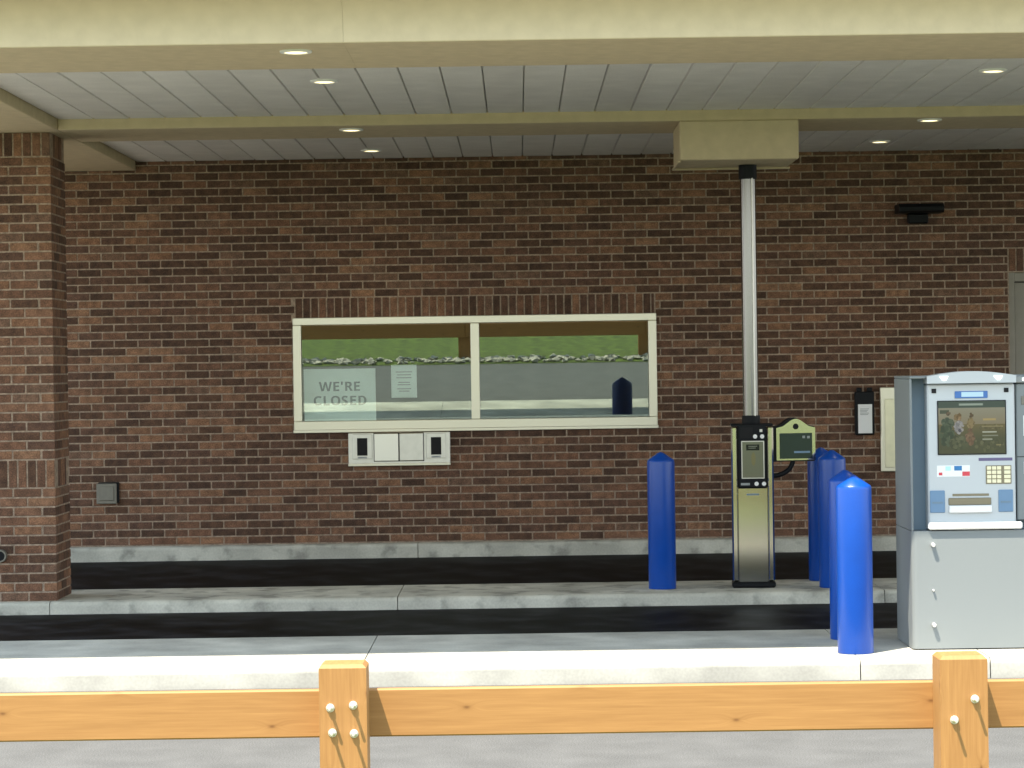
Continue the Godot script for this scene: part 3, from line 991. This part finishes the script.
# ---------------------------------------------------------------- cash machine
func build_cash_machine() -> void:
	var a := thing("cash_machine", "grey drive-up cash machine with lit display on the near island", "cash machine", Vector3(2.20, ISL + 0.001, -15.17))
	# px(x, y) of the photograph at this distance is 1/178 m
	var g := Geo.new()
	var W := 1.2
	var D := 0.62
	# lower cabinet with rounded upright corners
	var p := PackedVector2Array()
	for c in [[0.035, -0.035, PI, PI * 0.5], [W - 0.035, -0.035, PI * 0.5, 0.0]]:
		for i in 7:
			var t: float = lerpf(c[2], c[3], i / 6.0)
			p.append(Vector2(c[0] + 0.035 * cos(t), c[1] + 0.035 * sin(t)))
	p.append(Vector2(W, -D))
	p.append(Vector2(0, -D))
	g.extrude(p, Vector3(0, 0.006, 0), Vector3(1, 0, 0), Vector3(0, 0, 1), Vector3(0, 0.662, 0), true)
	var cab := obj("lower_cabinet", g, M.grey_paint, a)
	for l in [[0.118, 0.592, 0.012], [0.118, 0.335, 0.006], [0.118, 0.142, 0.012]]:
		cyl("lock", l[2], Vector3(l[0], l[1], 0.0), Vector3(l[0], l[1], 0.006 + l[2] * 2.2), M.zinc, cab, 18)
	bx("plinth", Vector3(0.015, 0.0, -D + 0.02), Vector3(W - 0.02, 0.006, -0.02), M.dark_gap, a, 0.0)
	bx("side_panel", Vector3(0.0, 0.669, -D), Vector3(0.014, 1.5255, -0.004), M.grey_paint, a, 0.005)
	bx("side_panel", Vector3(W - 0.02, 0.669, -D), Vector3(W, 1.52, -0.004), M.grey_paint, a, 0.005)
	bx("recess_panel", Vector3(0.015, 0.669, -D + 0.01), Vector3(W - 0.021, 1.5255, -0.13), M.blue_grey, a, 0.0)
	bx("top_cover", Vector3(0.0, 1.526, -D), Vector3(0.094, 1.540, -0.002), M.grey_paint, a, 0.004)
	bx("top_cover", Vector3(0.0945, 1.5265, -D), Vector3(W, 1.540, -0.145), M.grey_paint, a, 0.004)
	# fascia with arched header
	var X0 := 0.100
	var X1 := 0.592
	var f := bx("fascia", Vector3(X0, 0.672, -0.129), Vector3(X1, 1.492, -0.012), M.pale_plastic, a, 0.008)
	var hp := PackedVector2Array([Vector2(X0 - 0.004, 1.497), Vector2(X1 + 0.004, 1.497)])
	for i in 13:
		var t := i / 12.0
		hp.append(Vector2(lerpf(X1 + 0.004, X0 - 0.004, t), 1.538 + 0.026 * sin(PI * t)))
	var hg := Geo.new()
	hg.extrude(hp, Vector3(0, 0, -0.14), Vector3(1, 0, 0), Vector3(0, 1, 0), Vector3(0, 0, 0.165))
	var hd := obj("header", hg, M.pale_plastic, a)
	for x in [0.188, 0.493]:
		var lg := Geo.new()
		lg.extrude(PackedVector2Array([Vector2(-0.024, 0.012), Vector2(-0.006, -0.012), Vector2(0.012, -0.012), Vector2(0.026, 0.012)]), Vector3(x, 1.525, 0.0252), Vector3(1, 0, 0), Vector3(0, 1, 0), Vector3(0, 0, 0.004))
		obj("header_lamp", lg, M.white_lamp, hd)
	for x in [0.138, 0.545]:
		bx("camera_window", Vector3(x - 0.013, 1.443, -0.012), Vector3(x + 0.013, 1.468, -0.0085), M.dark_gap, f, 0.0)
	var sg := bx("network_sign", Vector3(0.255, 1.412, -0.012), Vector3(0.440, 1.452, -0.007), M.sign_blue, f, 0.002)
	bx("sign_plate", Vector3(0.292, 1.42, -0.007), Vector3(0.415, 1.447, -0.0062), M.sign_pale, sg, 0.0)
	var sc := bx("screen_frame", Vector3(0.155, 1.094, -0.012), Vector3(0.542, 1.400, -0.006), M.dark_gap, f, 0.002)
	var sq := Geo.new()
	sq.uvquad(Vector3(0.161, 1.10, -0.0055), Vector3(0.536, 1.10, -0.0055), Vector3(0.536, 1.395, -0.0055), Vector3(0.161, 1.395, -0.0055), Vector3(0, 0, 1))
	obj("display", sq, M.display, sc)
	bx("lettering_strip", Vector3(0.385, 1.058, -0.012), Vector3(0.575, 1.075, -0.0112), M.purple_ink, f, 0.0)
	# card network stickers
	var st := bx("sticker", Vector3(0.150, 0.972, -0.012), Vector3(0.335, 1.035, -0.0112), M.white_plastic, f, 0.0)
	bx("sticker_print", Vector3(0.247, 1.006, -0.0112), Vector3(0.290, 1.032, -0.0105), M.blue_print, st, 0.0)
	bx("sticker_print", Vector3(0.198, 1.006, -0.0112), Vector3(0.228, 1.030, -0.0105), M.sky_print, st, 0.0)
	bx("sticker_print", Vector3(0.292, 0.975, -0.0112), Vector3(0.334, 1.000, -0.0105), M.red_print, st, 0.0)
	bx("sticker_print", Vector3(0.160, 0.980, -0.0112), Vector3(0.180, 0.996, -0.0105), M.red_print, st, 0.0)
	# keypad: three columns and a column of command keys
	var kp := bx("keypad", Vector3(0.424, 0.928, -0.012), Vector3(0.568, 1.032, -0.008), M.bronze, f, 0.002)
	for r in 4:
		for c in 4:
			var x: float = [0.430, 0.458, 0.486, 0.526][c]
			bx("key", Vector3(x, 0.934 + r * 0.0245, -0.008), Vector3(x + (0.024 if c < 3 else 0.036), 0.934 + r * 0.0245 + 0.020, -0.003), M.key_cream, kp, 0.002)
	# slots
	for x in [[0.108, 0.192], [0.493, 0.575]]:
		var bi := bx("slot_insert", Vector3(x[0], 0.770, -0.012), Vector3(x[1], 0.895, -0.006), M.blue_insert, f, 0.004)
		bx("slot_mouth", Vector3(x[0] + 0.012, 0.822, -0.006), Vector3(x[1] - 0.012, 0.832, -0.004), M.blue_grey, bi, 0.0)
	bx("receipt_slot", Vector3(0.235, 0.862, -0.012), Vector3(0.440, 0.875, -0.0095), M.bronze, f, 0.001)
	bx("cash_slot", Vector3(0.212, 0.812, -0.012), Vector3(0.452, 0.852, -0.005), M.bronze, f, 0.003)
	bx("cash_lip", Vector3(0.214, 0.768, -0.012), Vector3(0.455, 0.808, 0.004), M.white_plastic, f, 0.005)
	bx("ledge", Vector3(X0 - 0.006, 0.676, -0.0115), Vector3(X1 + 0.03, 0.716, 0.022), M.white_plastic, a, 0.008)
	# side module at the right, cut by the frame
	var s := bx("side_module", Vector3(X1 + 0.01, 0.72, -0.129), Vector3(W - 0.022, 1.490, -0.03), M.grey_paint, a, 0.006)
	var s2 := bx("module_header", Vector3(X1 + 0.008, 1.495, -0.129), Vector3(W - 0.022, 1.531, -0.012), M.grey_paint_2, a, 0.005)
	bx("header_lamp", Vector3(0.636, 1.507, -0.012), Vector3(0.67, 1.522, -0.008), M.white_lamp, s2, 0.002)
	bx("button_plate", Vector3(0.632, 1.372, -0.03), Vector3(0.70, 1.42, -0.024), M.box_metal, s, 0.003)
	bx("notice_plate", Vector3(0.642, 1.195, -0.03), Vector3(0.86, 1.31, -0.027), M.white_plastic, s, 0.001)
	bx("module_seam", Vector3(X1 + 0.012, 1.076, -0.0305), Vector3(W - 0.024, 1.080, -0.0285), M.dark_gap, s, 0.0)
	bx("notice_plate", Vector3(0.642, 0.98, -0.03), Vector3(0.80, 1.05, -0.027), M.white_plastic, s, 0.001)

# ---------------------------------------------------------------- fence
func build_fence() -> void:
	var f := thing("guard_fence", "low orange-stained timber guard fence with bolted posts along the driveway", "fence")
	var zf := -10.37
	var zb := zf - 0.188
	var tops := [-3.18, -0.783, 1.606, 3.99]
	for i in tops.size():
		var x: float = tops[i]
		var g := Geo.new()
		var y0 := GY - 1.146
		var y1 := GY - 1.132
		var lo := [Vector3(x, y0, zf), Vector3(x + 0.183, y0, zf), Vector3(x + 0.183, y0, zb), Vector3(x, y0, zb)]
		var hi := [Vector3(x + 0.014, y1, zf - 0.014), Vector3(x + 0.169, y1, zf - 0.014), Vector3(x + 0.169, y1, zb + 0.014), Vector3(x + 0.014, y1, zb + 0.014)]
		var ns := [Vector3(0, 0, 1), Vector3(1, 0, 0), Vector3(0, 0, -1), Vector3(-1, 0, 0)]
		for k in 4:
			var k2 := (k + 1) % 4
			var dn := Vector3(0, y0 + 0.05, 0)
			g.quad(lo[k] - dn, lo[k2] - dn, lo[k2], lo[k], ns[k])
			g.quad(lo[k], lo[k2], hi[k2], hi[k], (ns[k] + Vector3.UP).normalized())
		g.quad(hi[0], hi[1], hi[2], hi[3], Vector3.UP)
		g.quad(lo[0] - Vector3(0, y0 + 0.05, 0), lo[1] - Vector3(0, y0 + 0.05, 0), lo[2] - Vector3(0, y0 + 0.05, 0), lo[3] - Vector3(0, y0 + 0.05, 0), Vector3.DOWN)
		var po := obj("post", g, M.wood_upright, f)
		var spots := [[0.043, -1.297], [0.131, -1.288], [0.050, -1.393], [0.133, -1.397]] if i != 2 else [[0.053, -1.377], [0.133, -1.298]]
		for b in spots:
			var bg := Geo.new()
			var r := 0.0135
			bg.lathe([[0.0165, 0.0], [0.0165, 0.003], [r, 0.003], [r, 0.010], [r * 0.8, 0.014], [0.006, 0.016], [0.006, 0.049], [0.005, 0.051], [0.0, 0.051]], Vector3(x + b[0], GY + b[1], zf), Vector3(0, 0, 1), 18)
			obj("bolt", bg, M.zinc, po)
	var rails := [[-5.6, -3.088], [-3.082, -0.696], [-0.690, 1.693], [1.699, 4.082], [4.088, 6.4]]
	for r in rails:
		bx("rail", Vector3(r[0], GY - 1.437, zb - 0.042), Vector3(r[1], GY - 1.249, zb - 0.0015), M.wood, f, 0.006)

func build_rocks() -> void:
	# loose pale stones along the edge of the lawn
	var g := Geo.new()
	for i in 620:
		var c := Vector3(rng.randf_range(-7.0, 7.0), 0.0, rng.randf_range(-11.0, -10.62))
		var s := rng.randf_range(0.03, 0.062)
		c.y = 0.01 + s * 0.3
		var b := Basis.from_euler(Vector3(rng.randf() * 6.0, rng.randf() * 6.0, rng.randf() * 6.0))
		var vs := []
		for k in 6:
			var d := Vector3.ZERO
			d[k / 2] = 1.0 if k % 2 else -1.0
			vs.append(c + b * (d * s * rng.randf_range(0.7, 1.25)) * Vector3(1.2, 0.75, 1.0))
		for q in [[0, 2, 4], [0, 2, 5], [0, 3, 4], [0, 3, 5], [1, 2, 4], [1, 2, 5], [1, 3, 4], [1, 3, 5]]:
			var n: Vector3 = (vs[q[1]] - vs[q[0]]).cross(vs[q[2]] - vs[q[0]]).normalized()
			if n.dot((vs[q[0]] + vs[q[1]] + vs[q[2]]) / 3.0 - c) < 0.0: n = -n
			g.tri(vs[q[0]], vs[q[1]], vs[q[2]], n, n, n)
	var o := obj("stones", g, M.rock)
	tag(o, "loose pale stones along the edge of the lawn", "stones", "", "stuff")
